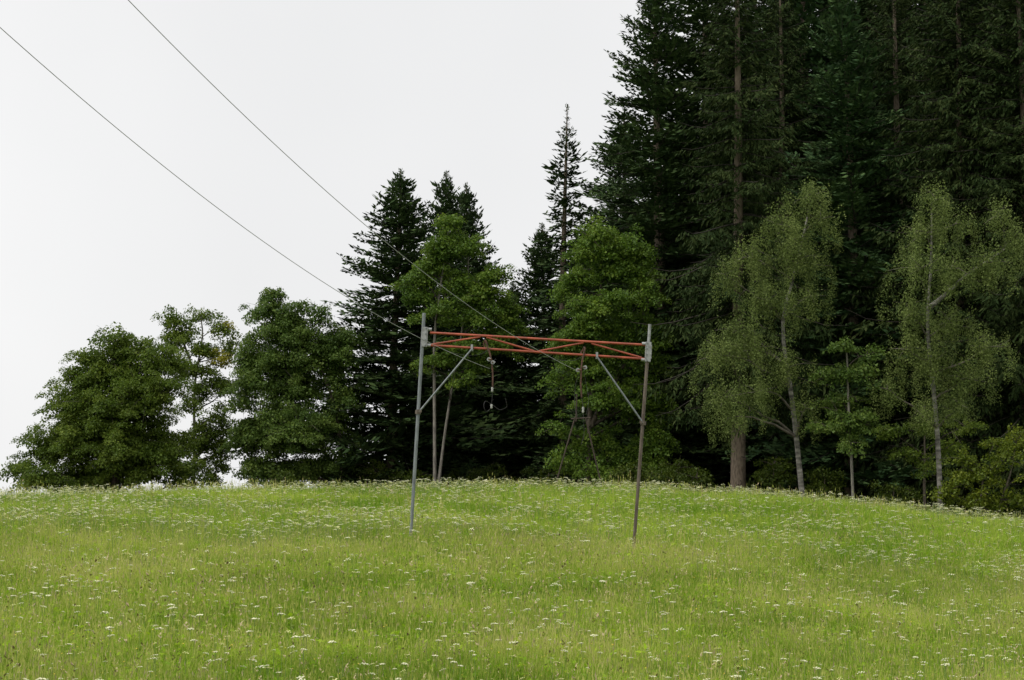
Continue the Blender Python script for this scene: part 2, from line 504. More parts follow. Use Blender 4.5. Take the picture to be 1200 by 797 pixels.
def make_conifer(name, H, R, style, needles, seed, dens=1.0, bare=0.06, gap=0.0, shape=0.75, up_tip=0.7, trunk_r=None, sag=0.0):
    """Conifer of height H and largest branch length R; bare = share of the trunk without green branches at the foot."""
    rng = np.random.default_rng(seed)
    root = empty(name, (0, 0, 0), 'conifer', 'tree')
    trunk, wood, crown = MB(), MB(), MB()
    tr = trunk_r or 0.012 * H + 0.03
    t = np.linspace(0, 1, 14)
    bend = np.stack([0.006 * H * np.sin(t * 5 + seed), 0.006 * H * np.sin(t * 4 + seed * 2), t * H], -1)
    trunk.tube(bend, tr * (1 - t) ** 0.85 + 0.012 + 0.25 * tr * np.exp(-t * 40), 10)
    z = H * bare
    while z < H - 0.25:
        d = H - z                                        # distance below the tip
        q = d / H
        if rng.random() < gap:
            z += 0.3
            continue
        nb = max(3, int(round((5.2 + rng.uniform(-1, 1)) * dens)))
        a0 = rng.uniform(0, 6.28)
        for k in range(nb):
            env = R * min(1.0, (q / 0.62)) ** shape * min(1.0, q / 0.10) ** 0.45
            if q > 0.85:
                env *= 1 - (q - 0.85) * 1.6
            L = env * rng.uniform(0.58, 1.16) + 0.04
            if rng.random() < 0.08:
                L *= rng.uniform(0.4, 0.7)
            Lt = BR_L[np.argmin(np.abs(BR_L - L))]
            v, f, wv, wf = BR[(style, Lt)][rng.integers(4)]
            sc = L / Lt
            az = a0 + k * 6.283 / nb + rng.normal(0, 0.22)
            pitch = up_tip * max(0, 1 - q * 3.2) + 0.16 - sag - 0.42 * q + rng.normal(0, 0.15)
            if style == 'fir':
                pitch += 0.10
            roll = rng.normal(0, 0.28)
            ca, sa, cp, sp_, cr_, sr = math.cos(az), math.sin(az), math.cos(pitch), math.sin(pitch), math.cos(roll), math.sin(roll)
            Rm = np.array([[ca, -sa, 0], [sa, ca, 0], [0, 0, 1]]) @ np.array([[cp, 0, -sp_], [0, 1, 0], [sp_, 0, cp]]) @ np.array([[1, 0, 0], [0, cr_, -sr], [0, sr, cr_]])
            zz = z + rng.uniform(-0.14, 0.14)
            off = np.array([np.interp(zz / H, t, bend[:, 0]), np.interp(zz / H, t, bend[:, 1]), zz])
            crown.add((v * sc) @ Rm.T + off, f, 0, rng.random())
            wood.add((wv * sc) @ Rm.T + off, wf)
        z += (0.20 + 0.20 * min(1, q * 1.8)) / dens ** 0.5
    if bare > 0.12:                                       # dead stubs on the bare foot
        for k in range(int(bare * H * 3)):
            zz = rng.uniform(0.04, bare) * H
            az = rng.uniform(0, 6.28); l = rng.uniform(0.3, 0.8)
            o = np.array([0, 0, zz])
            d = np.array([math.cos(az), math.sin(az), rng.uniform(-0.4, 0.1)])
            wood.tube([o, o + d * l * 0.5, o + d * l + [0, 0, -0.1]], [0.025, 0.016, 0.005], 3, cap=False)
    for k in range(2):                                    # leader shoots at the tip
        az = k * 2.1 + seed
        v, f, wv, wf = BR[(style, 0.5)][k]
        sc = 0.5
        p = 1.42
        Rm = np.array([[math.cos(az), -math.sin(az), 0], [math.sin(az), math.cos(az), 0], [0, 0, 1]]) @ np.array([[math.cos(p), 0, -math.sin(p)], [0, 1, 0], [math.sin(p), 0, math.cos(p)]])
        crown.add((v * sc) @ Rm.T + np.array([bend[-1, 0], bend[-1, 1], H - 0.3]), f, 0, 0.6)
    trunk.build('trunk', M['bark_conifer'], root, True)
    tag(wood.build('branches', M['twig_dark'], root, True), kind='stuff')
    tag(crown.build('crown', M[needles], root), kind='stuff')
    root['H'] = H
    return root


def put_tree(root, px, top_px, Y, rot, label, group=None, H=None, sxy=1.0, first=False, name=None):
    """Stand a conifer at distance Y so that its tip reaches top_px."""
    o = root if first else copy_tree(root)
    X = at(px, 590, Y)[0]
    zg = float(ground(X, Y)) - 0.15
    ztop = at(px, top_px, Y)[2]
    s = (ztop - zg) / root['H']
    o.location = (X, Y, zg)
    o.rotation_euler = (0, 0, rot)
    o.scale = (s * sxy, s * sxy, s)
    o['label'] = label
    o['category'] = 'tree'
    if group:
        o['group'] = group
    elif 'group' in o:
        del o['group']
    return o


P_fir = make_conifer('fir_tree', 19.0, 4.4, 'fir', 'fir', 3, 1.25, 0.04, gap=0.03, shape=0.80)
P_fir2 = make_conifer('silver_fir_tree', 25.0, 4.5, 'fir', 'fir_green', 5, 1.1, 0.06, shape=0.85)
P_spr = make_conifer('spruce_tree', 29.0, 4.2, 'spruce', 'spruce', 7, 0.92, 0.26, gap=0.14, shape=0.8, trunk_r=0.36)
P_nar = make_conifer('narrow_spruce_tree', 21.0, 2.0, 'fir', 'fir', 9, 1.0, 0.05, gap=0.10, shape=0.75, sag=0.32)
P_dark = make_conifer('dark_fir_tree', 27.0, 4.6, 'fir', 'fir', 13, 1.05, 0.08, gap=0.06, shape=0.8)
P_spr2 = make_conifer('drooping_spruce_tree', 28.0, 4.2, 'spruce', 'spruce', 17, 1.2, 0.05, gap=0.04, shape=0.75, trunk_r=0.30)

G1 = 'conifers standing in the woods'
put_tree(P_fir, 463, 198, 102, 0.4, 'dark fir with a pointed tip beside the leafy maples, behind the steel frame', sxy=1.18, first=True)
put_tree(P_fir, 522, 200, 110, 2.2, 'dark fir tip rising behind the tree with twin slim trunks', sxy=0.85)
put_tree(P_fir, 548, 214, 113, 3.9, 'slimmer fir tip just beside the fir tip above the twin trunk tree', sxy=0.8)
put_tree(P_fir, 600, 330, 116, 1.4, 'dark low fir filling the gap behind the crown of the twin trunk tree', sxy=1.15)
put_tree(P_fir, 636, 262, 112, 5.1, 'short dark fir below the thin spire of the narrow spruce', sxy=0.95)
put_tree(P_nar, 664, 122, 104, 0.9, 'narrow sparse spruce with a thin spire tip standing against the sky', first=True)
put_tree(P_dark, 775, -70, 94, 0.3, 'tall dark fir whose ragged edge borders the sky above the bright maple', first=True)
put_tree(P_spr, 868, -120, 82.5, 1.1, 'tall spruce with bare brown trunk and drooping olive boughs beside the leaning birch', first=True)
put_tree(P_spr, 918, -60, 93, 2.7, 'spruce whose pale brown upper trunk rises behind the leaning birch', sxy=0.9)
put_tree(P_fir2, 1000, -45, 86, 0.0, 'dense green silver fir with layered boughs rising between the two birches', first=True)
put_tree(P_spr, 1062, -90, 88, 4.1, 'spruce with a slender trunk right behind the upright birch top', sxy=0.9)
put_tree(P_spr2, 1135, -130, 83, 5.3, 'drooping brownish spruce rising behind the upright birch and the low bush', first=True)
put_tree(P_spr2, 1205, -110, 81, 0.2, 'drooping spruce standing behind the low yellowish bush, at the woods corner', sxy=1.05)
back = [(838, -20, 98), (800, 120, 104), (700, 260, 108), (740, 120, 110), (890, 20, 104), (955, -30, 97), (1030, -40, 99), (1095, -60, 96), (1160, -60, 95), (1235, -60, 92),
        (870, 90, 112), (925, 60, 114), (985, 40, 112), (1050, 20, 114), (1115, 10, 112), (1180, 10, 110), (1245, 0, 108), (820, 200, 116), (765, 230, 118),
        (830, 240, 96), (900, 260, 99), (950, 300, 95), (1045, 280, 93), (1120, 260, 92), (1190, 270, 90), (780, 330, 100), (720, 380, 100),
        (845, 300, 124), (905, 300, 126), (965, 280, 124), (1025, 280, 126), (1085, 280, 124), (1145, 270, 126), (1205, 270, 122), (790, 380, 124), (740, 400, 126)]
ZONES = ((810, 'behind the bright maple'), (900, 'behind the bare trunked spruce'), (968, 'behind the leaning birch'), (1050, 'behind the dense silver fir'), (1145, 'behind the upright birch'), (9999, 'behind the low bush at the woods corner'))
for i, (px, ty, Y) in enumerate(back):
    src = (P_dark, P_spr2, P_fir2)[i % 3] if ty < 150 else (P_fir, P_dark)[i % 2]
    zone = [z_ for lim, z_ in ZONES if px < lim][0]
    tall = 'tall dark conifer rising through the woods ' if ty < 150 else 'lower dark conifer closing the woods '
    put_tree(src, px, ty - 90 if ty < 150 and px > 830 else ty, Y, i * 1.7, tall + zone, G1, sxy=1.3 if ty < 150 else 1.5)


# ------------------------------------------------------------------ leafy trees
def leaf_cluster(rng, n, r, leaf, flat=0.5, hang=0.0):
    """A spray of leaves round the origin, flattened, leaves mostly facing up and outwards."""
    d = norm(rng.normal(0, 1, (n, 3)))
    rad = r * rng.random(n) ** 0.45
    P = d * rad[:, None]
    P[:, 2] *= flat
    P[:, 2] -= 0.25 * (P[:, 0] ** 2 + P[:, 1] ** 2) / r * (1 + hang)
    nrm = norm(np.array([0, 0, 0.6]) + 0.45 * d + rng.normal(0, 0.6, (n, 3)))
    D = rng.normal(0, 1, (n, 3)) + d * 0.8
    D[:, 2] -= 0.25 + hang * 2
    D = norm(D - nrm * np.sum(D * nrm, 1)[:, None])
    S = np.cross(nrm, D)
    l = leaf * (0.55 + 0.85 * rng.random(n) ** 1.3)[:, None]
    tip = P + D * l - nrm * l * 0.16
    a = P + D * l * 0.42 + S * l * 0.46 + nrm * l * 0.06
    b = P + D * l * 0.42 - S * l * 0.46 + nrm * l * 0.06
    v = np.stack([P, a, tip, b], 1).reshape(-1, 3)
    return v, np.arange(n * 4).reshape(-1, 4)


_rng = np.random.default_rng(21)
CL = {'maple': [leaf_cluster(_rng, 120, 0.62, 0.128, 0.45) for _ in range(6)],
      'bright': [leaf_cluster(_rng, 110, 0.60, 0.125, 0.42) for _ in range(6)],
      'airy': [leaf_cluster(_rng, 95, 0.55, 0.118, 0.5) for _ in range(6)],
      'birch': [leaf_cluster(_rng, 110, 0.40, 0.074, 1.9, 1.6) for _ in range(6)],
      'shrub': [leaf_cluster(_rng, 80, 0.42, 0.100, 0.5) for _ in range(6)]}


def curve(a, b, rng, sag=0.12, n=5):
    a, b = np.asarray(a, float), np.asarray(b, float)
    t = np.linspace(0, 1, n)[:, None]
    l = np.linalg.norm(b - a)
    mid = rng.normal(0, 0.06 * l, 3) + np.array([0, 0, sag * l])
    return a + (b - a) * t + mid * (4 * t * (1 - t)) + rng.normal(0, 0.012 * l, (n, 3)) * (t * (1 - t) * 4)


def make_leafy(name, label, Y, trunks, lobes, leaf, mat, bark, seed, dens=1.0, trunk_r=0.16, depth=0.95, group=None, shell=0.5, cat='tree', gapy=0.0, spread=0.1, size=1.0, ahead=0.0, plumes=0.62, hang=False, fill=0):
    """trunks: pixel polylines; lobes: (px, py, rx, ry[, yellow]) clumps of the crown in photograph pixels at distance Y."""
    rng = np.random.default_rng(seed)
    bx = at(trunks[0][0][0], trunks[0][0][1], Y)
    base = np.array([bx[0], Y, float(ground(bx[0], Y)) - 0.1])
    root = empty(name, base, label, cat, group)
    crown, wood = MB(), MB()
    s = Y / FPX
    nodes, nrad = [], []
    for ti, tp in enumerate(trunks):
        pts = np.array([at(px, py, Y) - base for px, py in tp])
        if ti == 0:
            pts[0] = (0, 0, 0)
        else:
            pts[0, 2] = max(pts[0, 2], 0.1)
        k = np.linspace(0, 1, len(pts)); kk = np.linspace(0, 1, 14)
        pp = np.stack([np.interp(kk, k, pts[:, c]) for c in range(3)], -1)
        pp[1:-1] = (pp[:-2] + 2 * pp[1:-1] + pp[2:]) / 4
        pp[:, 0] += 0.02 * np.sin(kk * 9 + seed); pp[1:, 1] += rng.uniform(-0.6, 0.6) * kk[1:] * (ti + 0.4)
        rr = trunk_r * (0.75 if ti else 1.0) * (1 - 0.80 * kk) + 0.012 + trunk_r * 0.3 * np.exp(-kk * 25)
        tb = MB()
        tb.tube(pp, rr, 9)
        tb.build('trunk', M[bark], root, True)
        nodes.append(pp); nrad.append(rr)
    N = np.vstack(nodes); NR = np.concatenate(nrad)
    limb_pts = [N[3:]]
    cents = []
    lobes = list(lobes)
    own = list(lobes)
    for _ in range(fill):                                # smaller clumps in between, so that the crown holds together
        a_ = own[rng.integers(len(own))]
        ds = sorted((q for q in own if q is not a_), key=lambda q: (q[0] - a_[0]) ** 2 + (q[1] - a_[1]) ** 2)
        b_ = ds[rng.integers(min(3, len(ds)))]
        w_ = rng.uniform(0.3, 0.7)
        m_ = [a_[k_] * w_ + b_[k_] * (1 - w_) for k_ in range(4)]
        lobes.append((m_[0] + rng.normal(0, 4), m_[1] + rng.normal(0, 4), m_[2] * rng.uniform(0.5, 0.9), m_[3] * rng.uniform(0.6, 1.0)))
    for lb in lobes:
        px, py, rx, ry = lb[:4]
        c = at(px, py, Y) - base
        R = np.array([rx * s, max(rx, ry) * s * depth, ry * s])
        ymax = 0.0
        c[1] += rng.normal(0, spread) * (rx * s) * 3 - ahead
        cents.append((c, R, len(lb) > 4))
    # limbs: from the stem to each lobe centre
    for c, R, yel in cents:
        cand = N[:, 2] < c[2] - 0.15 * np.linalg.norm(c[:2])
        idx = np.where(cand)[0]
        if len(idx) == 0:
            idx = np.array([2])
        d = np.linalg.norm(N[idx] - c, axis=1) + 0.5 * np.abs(N[idx][:, 2] - (c[2] - 0.7 * np.linalg.norm(c[:2] - N[idx][:, :2], axis=1)))
        j = idx[np.argmin(d)]
        cv = curve(N[j], c, rng, 0.06, 8)
        r0 = min(NR[j] * 0.6, 0.02 + 0.03 * np.linalg.norm(c - N[j]))
        wood.tube(cv, np.linspace(r0, 0.018, 8), 5, cap=False)
        limb_pts.append(cv[2:])
    LP = np.vstack(limb_pts)
    ct = CL[leaf]
    def spray(p, sc, tilt, rv):
        if p[2] < 0.2:
            return
        v, f = ct[rng.integers(len(ct))]
        a = rng.uniform(0, 6.28)
        ax = np.array([[math.cos(a), -math.sin(a), 0], [math.sin(a), math.cos(a), 0], [0, 0, 1]])
        tx, ty = -tilt[1] * 0.4, tilt[0] * 0.4
        T = np.array([[1, 0, ty], [0, 1, -tx], [-ty, tx, 1]])
        st = np.array([rng.uniform(0.8, 1.25), rng.uniform(0.8, 1.25), rng.uniform(0.75, 1.3)])
        crown.add(((v * sc) @ ax.T * st) @ T.T + p, f, 0, rv)

    # every clump is a bunch of leafy branches that reach out from its limb, of uneven length, sprays thinning to the tip
    for c, R, yel in cents:
        area = (R[0] * R[1] + R[0] * R[2] + R[1] * R[2]) / 3 * 4 * math.pi
        npl = max(5, int(area * plumes * dens + 0.5))
        k0 = rng.uniform(0, 6.28)
        for q in range(npl):
            zz = 1 - 1.75 * (q + rng.uniform(0.1, 0.9)) / npl           # more of them upward than downward
            an = k0 + q * 2.39996 + rng.normal(0, 0.25)
            d = np.array([math.cos(an) * math.sqrt(max(0, 1 - zz * zz)), math.sin(an) * math.sqrt(max(0, 1 - zz * zz)), zz])
            reach = rng.uniform(0.62, 1.12) if rng.random() < 0.85 else rng.uniform(1.1, 1.35)
            tip = c + d * R * reach
            o = c + d * R * 0.12
            ln = np.linalg.norm(tip - o)
            up = rng.uniform(-0.05, 0.22) * ln
            n = max(2, int(ln / (0.42 * size) + rng.uniform(0, 1)))
            rv = rng.random()
            ts = (np.arange(n) + rng.uniform(0.2, 0.8, n)) / n
            for t in ts:
                if t < 0.2 and rng.random() < 0.5:
                    continue
                p = o + (tip - o) * t + np.array([0, 0, up * 4 * t * (1 - t) - 0.10 * ln * t * t]) + rng.normal(0, 0.10, 3)
                k = np.clip(rv + rng.normal(0, 0.15), 0, 1)
                spray(p, (1.12 - 0.50 * t) * rng.uniform(0.65, 1.15) * size, d * t, 1.6 if (yel and rv < 0.5) else k)
            if hang:                                                     # birch: thin leafy strands hang from the branch end
                p = tip.copy()
                for g in range(rng.integers(1, 4)):
                    p = p + np.array([rng.normal(0, 0.07), rng.normal(0, 0.07), -rng.uniform(0.22, 0.42)])
                    spray(p, rng.uniform(0.45, 0.75) * size, d * 0.2, np.clip(rv + 0.1, 0, 1))
            if rng.random() < 0.8:
                wood.tube(curve(c if rng.random() < 0.6 else LP[np.argmin(np.linalg.norm(LP - tip, axis=1))], tip, rng, 0.05, 4), np.array([0.022, 0.016, 0.010, 0.004]), 3, cap=False)
    tag(wood.build('branches', M['twig_birch' if leaf == 'birch' else 'twig'], root, True), kind='stuff')
    tag(crown.build('crown', M[mat], root), kind='stuff')
    return root


make_leafy('maple_tree', 'broad round dark maple with foliage down to the grass at the open meadow end', 98, [[(135, 592), (135, 520), (130, 450), (135, 400)]],
           [(130, 440, 58, 45), (88, 478, 48, 42), (172, 468, 52, 55), (130, 515, 78, 48), (62, 528, 42, 38), (192, 528, 42, 42), (26, 552, 24, 24), (100, 562, 66, 22),
            (136, 402, 30, 20), (200, 425, 25, 32), (212, 562, 30, 18), (165, 555, 40, 22), (105, 425, 30, 22), (165, 410, 26, 22), (55, 562, 40, 16), (95, 448, 38, 28), (188, 422, 28, 24), (130, 480, 60, 40), (150, 540, 60, 30), (85, 520, 45, 35)],
           'maple', 'maple', 'bark', 31, 1.1, 0.22)
make_leafy('slender_maple_tree', 'slender airy tree with a yellowing crown edge beside the broad round maple', 104, [[(226, 592), (228, 520), (228, 450), (238, 395), (236, 372)], [(228, 440), (215, 400), (210, 375)]],
           [(208, 376, 22, 15), (238, 372, 22, 14), (262, 385, 19, 18, 1), (205, 402, 20, 14), (232, 410, 20, 12), (258, 420, 22, 14, 1), (212, 436, 20, 14), (250, 452, 24, 14), (222, 476, 22, 13),
            (256, 488, 22, 14), (232, 515, 30, 15), (258, 530, 16, 12), (225, 548, 36, 16), (248, 562, 12, 8), (250, 508, 24, 15), (256, 548, 20, 12), (214, 522, 24, 16), (240, 436, 22, 12), (268, 408, 16, 14), (266, 455, 16, 14), (268, 505, 14, 14)],
           'airy', 'slender', 'bark_grey', 32, 1.35, 0.085, depth=0.8, fill=12)
make_leafy('maple_tree', 'full leafy maple between the slender yellowing tree and the dark pointed fir', 100, [[(400, 592), (400, 520), (392, 470), (370, 420), (340, 370)], [(400, 560), (360, 500), (320, 440), (312, 380)]],
           [(320, 366, 38, 22), (296, 405, 26, 26), (345, 400, 42, 32), (300, 450, 30, 32), (350, 455, 45, 38), (302, 500, 33, 30), (355, 510, 50, 40), (300, 546, 30, 24), (350, 552, 58, 24),
            (388, 440, 24, 36), (376, 378, 20, 20), (318, 346, 20, 10), (395, 500, 18, 30), (288, 430, 18, 18), (352, 362, 18, 14), (385, 405, 22, 24), (330, 425, 40, 30), (335, 490, 45, 35), (390, 545, 30, 25), (284, 470, 18, 26), (280, 520, 18, 24), (330, 385, 44, 24), (372, 420, 36, 34), (395, 395, 26, 24), (380, 500, 34, 34), (330, 520, 42, 22), (312, 555, 36, 16), (325, 455, 30, 26), (408, 470, 22, 28), (403, 415, 18, 22), (412, 530, 22, 26)],
           'maple', 'maple_cool', 'bark', 33, 1.0, 0.12, fill=12)
make_leafy('twin_trunk_tree', 'light green leafy tree on twin slim grey trunks in front of the fir tips', 96, [[(510, 590), (510, 480), (508, 390), (520, 310), (528, 260)], [(513, 572), (524, 490), (538, 405), (548, 335), (550, 280)]],
           [(527, 262, 24, 18), (548, 290, 34, 22), (512, 305, 26, 20), (580, 325, 30, 18), (498, 330, 26, 16), (545, 335, 40, 22), (590, 358, 22, 20), (515, 370, 32, 18), (562, 375, 36, 18), (490, 350, 18, 12),
            (540, 410, 30, 14), (585, 410, 26, 14), (600, 385, 18, 18), (478, 335, 16, 14), (570, 350, 34, 22), (500, 430, 20, 11), (545, 445, 24, 11), (530, 282, 22, 14)],
           'bright', 'maple_bright', 'bark_grey', 34, 1.3, 0.085, depth=0.7, ahead=0.3, fill=14)
make_leafy('maple_tree', 'tall bright green maple in front of the dark conifers beside the steel frame', 87, [[(690, 590), (690, 500), (696, 400), (708, 310)], [(692, 500), (735, 420), (762, 350)]],
           [(704, 274, 32, 17), (738, 288, 24, 20), (678, 300, 24, 18), (716, 318, 42, 22), (662, 345, 18, 16), (700, 362, 48, 22), (752, 352, 26, 24), (668, 402, 30, 18), (716, 415, 50, 22),
            (762, 420, 24, 30), (662, 450, 30, 17), (706, 470, 48, 22), (752, 485, 34, 24), (654, 500, 24, 17), (702, 515, 46, 22), (750, 535, 38, 24), (660, 545, 28, 16), (705, 556, 40, 14), (690, 387, 44, 20), (738, 388, 40, 22), (772, 392, 20, 20), (745, 450, 36, 22), (690, 437, 46, 20), (772, 475, 24, 24), (772, 520, 26, 24), (676, 328, 24, 17), (752, 322, 24, 20), (765, 550, 34, 18)],
           'bright', 'maple_bright', 'bark', 35, 1.15, 0.14, depth=0.8, ahead=0.6, fill=22)
make_leafy('birch_tree', 'leaning birch with pale olive foliage beside the thick bare spruce trunk', 75, [[(947, 592), (934, 520), (925, 450), (914, 380), (932, 320), (945, 255)]],
           [(945, 233, 28, 16), (912, 268, 28, 20), (958, 262, 24, 18), (880, 305, 24, 22), (930, 310, 36, 24), (848, 325, 18, 18), (896, 355, 38, 20), (945, 350, 20, 20), (838, 418, 32, 20), (880, 412, 38, 22),
            (915, 435, 26, 22), (842, 468, 30, 18), (882, 462, 34, 18), (862, 390, 28, 14), (940, 480, 20, 12), (850, 492, 26, 12), (925, 285, 20, 16)],
           'birch', 'birch', 'bark_birch', 36, 1.9, 0.105, depth=0.8, ahead=0.8, size=0.95, hang=True)
make_leafy('birch_tree', 'upright birch with white mottled trunk and loose crown above the low bush', 74, [[(1103, 592), (1099, 510), (1091, 430), (1087, 380), (1092, 310), (1092, 250)], [(1090, 360), (1130, 325), (1180, 290)]],
           [(1090, 240, 26, 16), (1078, 275, 30, 20), (1116, 265, 24, 18), (1166, 255, 24, 16), (1072, 320, 32, 20), (1112, 320, 30, 20), (1064, 368, 28, 18), (1110, 378, 34, 18), (1150, 410, 28, 18),
            (1085, 425, 34, 16), (1130, 445, 34, 16), (1056, 412, 22, 14), (1078, 480, 20, 11), (1152, 312, 28, 16), (1035, 458, 20, 12), (1120, 475, 22, 12), (1185, 280, 14, 10)],
           'birch', 'birch', 'bark_birch', 37, 1.8, 0.095, depth=0.8, ahead=0.75, size=0.95, hang=True)
make_leafy('maple_sapling', 'young thin stemmed maple with layered leaves growing between the two birches', 73.5, [[(1000, 590), (997, 520), (993, 430), (990, 400)]],
           [(985, 408, 18, 11), (968, 440, 22, 11), (1004, 440, 22, 11), (990, 470, 32, 10), (1012, 498, 22, 9), (966, 500, 22, 9), (1016, 416, 18, 9), (990, 522, 24, 7)],
           'shrub', 'maple_cool', 'bark_grey', 38, 2.2, 0.05, depth=0.8, ahead=0.2, fill=6)
make_leafy('leafy_bush', 'low yellowish green bush at the woods corner below the upright birch', 71, [[(1150, 612), (1150, 580), (1152, 550)], [(1165, 612), (1180, 570), (1190, 530)]],
           [(1150, 560, 42, 20), (1110, 577, 26, 15), (1178, 540, 30, 20), (1185, 588, 34, 15), (1130, 538, 26, 12), (1195, 515, 18, 12), (1215, 560, 25, 25), (1150, 590, 40, 12), (1165, 520, 18, 8)],
           'shrub', 'hornbeam', 'bark', 39, 1.9, 0.05, depth=0.8, cat='bush')
make_leafy('understory_maple', 'dark young maple growing behind the low bush and the upright birch trunk', 77, [[(1085, 600), (1083, 550), (1085, 510)]],
           [(1085, 505, 28, 14), (1060, 530, 24, 10), (1110, 525, 28, 12), (1085, 550, 30, 12), (1040, 505, 16, 8), (1130, 500, 30, 12)],
           'shrub', 'maple', 'bark', 40, 1.6, 0.06)
G2 = 'shrubs at the edge of the woods'
for i, (px, py, Y, w, where) in enumerate([
        (742, 552, 80, 26, 'below the bright maple, towards the woods'), (795, 548, 84, 28, 'between the bright maple and the bare spruce trunk'), (815, 560, 82, 20, 'just beside the foot of the bare spruce trunk'),
        (905, 545, 82, 20, 'between the bare spruce trunk and the leaning birch'), (965, 560, 82, 20, 'between the leaning birch and the maple sapling'), (440, 553, 100, 26, 'at the foot of the pointed fir, on the maple side'),
        (565, 556, 100, 30, 'between the twin slim trunks and the timber trestle'), (640, 558, 98, 26, 'just behind the timber trestle'), (1045, 575, 80, 26, 'between the maple sapling and the upright birch'),
        (330, 565, 96, 26, 'under the full leafy maple'), (480, 560, 98, 24, 'between the pointed fir and the twin slim trunks'), (525, 562, 101, 22, 'right behind the twin slim trunks')]):
    make_leafy('undergrowth_shrub', 'low dark shrub ' + where, Y, [[(px, 600), (px, py + 10), (px + 3, py - 4)]],
               [(px, py, w, 14), (px - w * 0.6, py + 12, w * 0.7, 11), (px + w * 0.7, py + 9, w * 0.7, 12), (px, py + 18, w * 1.2, 10)], 'shrub', 'shrub', 'bark', 50 + i, 1.4, 0.035, group=G2, cat='shrub')

# ------------------------------------------------------------------ the steel frame of the ski tow
PY = 40.0


def A(px, py, dy=0.0):
    return at(px, py, PY) + np.array([0, dy, 0])


def lerp(a, b, t):
    return a + (b - a) * t


def make_pylon():
    base = A(612, 640)
    base[2] = float(ground(base[0], PY))
    root = empty('ski_tow_pylon', base, 'steel goalpost frame with red trussed crossbeam standing in the flowering meadow', 'pylon')

    def part(name, pts, r, mat, sides=10, label=None, parent=root):
        b = MB()
        b.tube(np.array(pts) - base, r, sides)
        o = b.build(name, M[mat], parent, True)
        if label:
            o['label'] = label
        return o
    lt, lb_ = A(497, 367), A(480.6, 640)
    rt, rb = A(761.6, 380), A(742.2, 648)
    n = 8
    R_POST = 0.034
    lp = part('post', [lerp(lb_, lt, k) for k in np.linspace(0, 1, n)], R_POST, 'steel', 12, 'grey galvanised steel post')
    kcut = 0.86
    rp = part('post', [lerp(rb, rt, k) for k in np.linspace(0, 0.905, n)], R_POST, 'steel_rusty', 12, 'brownish weathered steel post')
    part('post_top', [lerp(rb, rt, k) for k in (0.9, 1.0)], R_POST - 0.004, 'steel_pale', 12, 'pale grey upper end of the weathered post', rp)
    tl, tr = A(504, 390.0), A(756.5, 404.3)
    bl, br = A(502.5, 404.6), A(755.0, 420.6)
    part('upper_chord', [lerp(tl, tr, k) for k in np.linspace(0, 1, 5)], 0.0245, 'red')
    part('lower_chord', [lerp(bl, br, k) for k in np.linspace(0, 1, 5)], 0.0245, 'red')
    dz = 0.028
    for a, b in (((506, 403.6), (563, 394.8)), ((570, 395.2), (626, 411.5)), ((630, 411.8), (684, 401.7)), ((693, 402.6), (752, 419.2))):
        part('diagonal', [A(*a), A(*b)], 0.0185, 'red', 8)
    # clamps that carry the chords on the posts
    for (x, y0, y1, s) in ((497.2, 383.5, 406.5, 1), (760.0, 401.0, 424.0, -1)):
        b = MB()
        up = norm(lt - lb_)
        right = norm(tr - tl)
        fwd = np.array([0, 1.0, 0])
        c = (A(x, y0) + A(x, y1)) / 2 - base
        hh = np.linalg.norm(A(x, y1) - A(x, y0)) / 2
        b.box(c + right * 0.0 - fwd * 0.052, right * 0.046, fwd * 0.009, up * hh)
        b.box(c + fwd * 0.052, right * 0.046, fwd * 0.009, up * hh)
        b.box(c + right * 0.058 * s, right * 0.008, fwd * 0.06, up * hh)
        b.box(c - right * 0.051 * s, right * 0.008, fwd * 0.055, up * hh * 0.7)
        o = b.build('clamp_bracket', M['steel_pale'], root)
        for kk in (-0.85, -0.3, 0.3, 0.85):
            q = MB()
            p0 = c + up * hh * kk - fwd * 0.062 + right * 0.03 * s
            q.tube([p0, p0 - fwd * 0.022], 0.014, 6)
            q.build('bolt', M['steel'], o)
        for yy in (-0.82, 0.80):
            q = MB()
            p0 = c + up * hh * yy + right * 0.07 * s
            q.tube([p0, p0 + right * 0.07 * s], 0.034, 8)
            q.build('chord_socket', M['steel_pale'], o, True)
    # knee braces with their collars
    for (a, b, post) in (((553, 409.5), (491.0, 483), lp), ((699.5, 418.5), (753.5, 496), rp)):
        pa, pb = A(*a, -0.05), A(*b, -0.045)
        o = part('brace', [pa, pb], 0.0185, 'steel', 8)
        q = MB()
        up = norm(lt - lb_)
        c = A(b[0] + (-1.2 if b[0] < 600 else 0.4), b[1]) - base
        q.tube([c - up * 0.04, c + up * 0.04], 0.056, 10)
        q.box(c + np.array([0.03 if b[0] < 600 else -0.03, -0.05, 0.02]), (0.045, 0, 0), (0, 0.012, 0), (0, 0, 0.03))
        q.build('collar', M['steel_rusty'], o)
        q = MB()
        c = A(a[0], a[1] - 2, 0) - base
        q.box(c + np.array([0, -0.04, -0.01]), (0.022, 0, 0), (0, 0.012, 0), (0, 0, 0.06))
        q.box(c + np.array([0, 0.04, -0.01]), (0.022, 0, 0), (0, 0.012, 0), (0, 0, 0.06))
        q.box(c + np.array([0, 0, 0.052]), (0.022, 0, 0), (0, 0.05, 0), (0, 0, 0.010))
        q.build('clip', M['steel_pale'], o)
    return root


make_pylon()


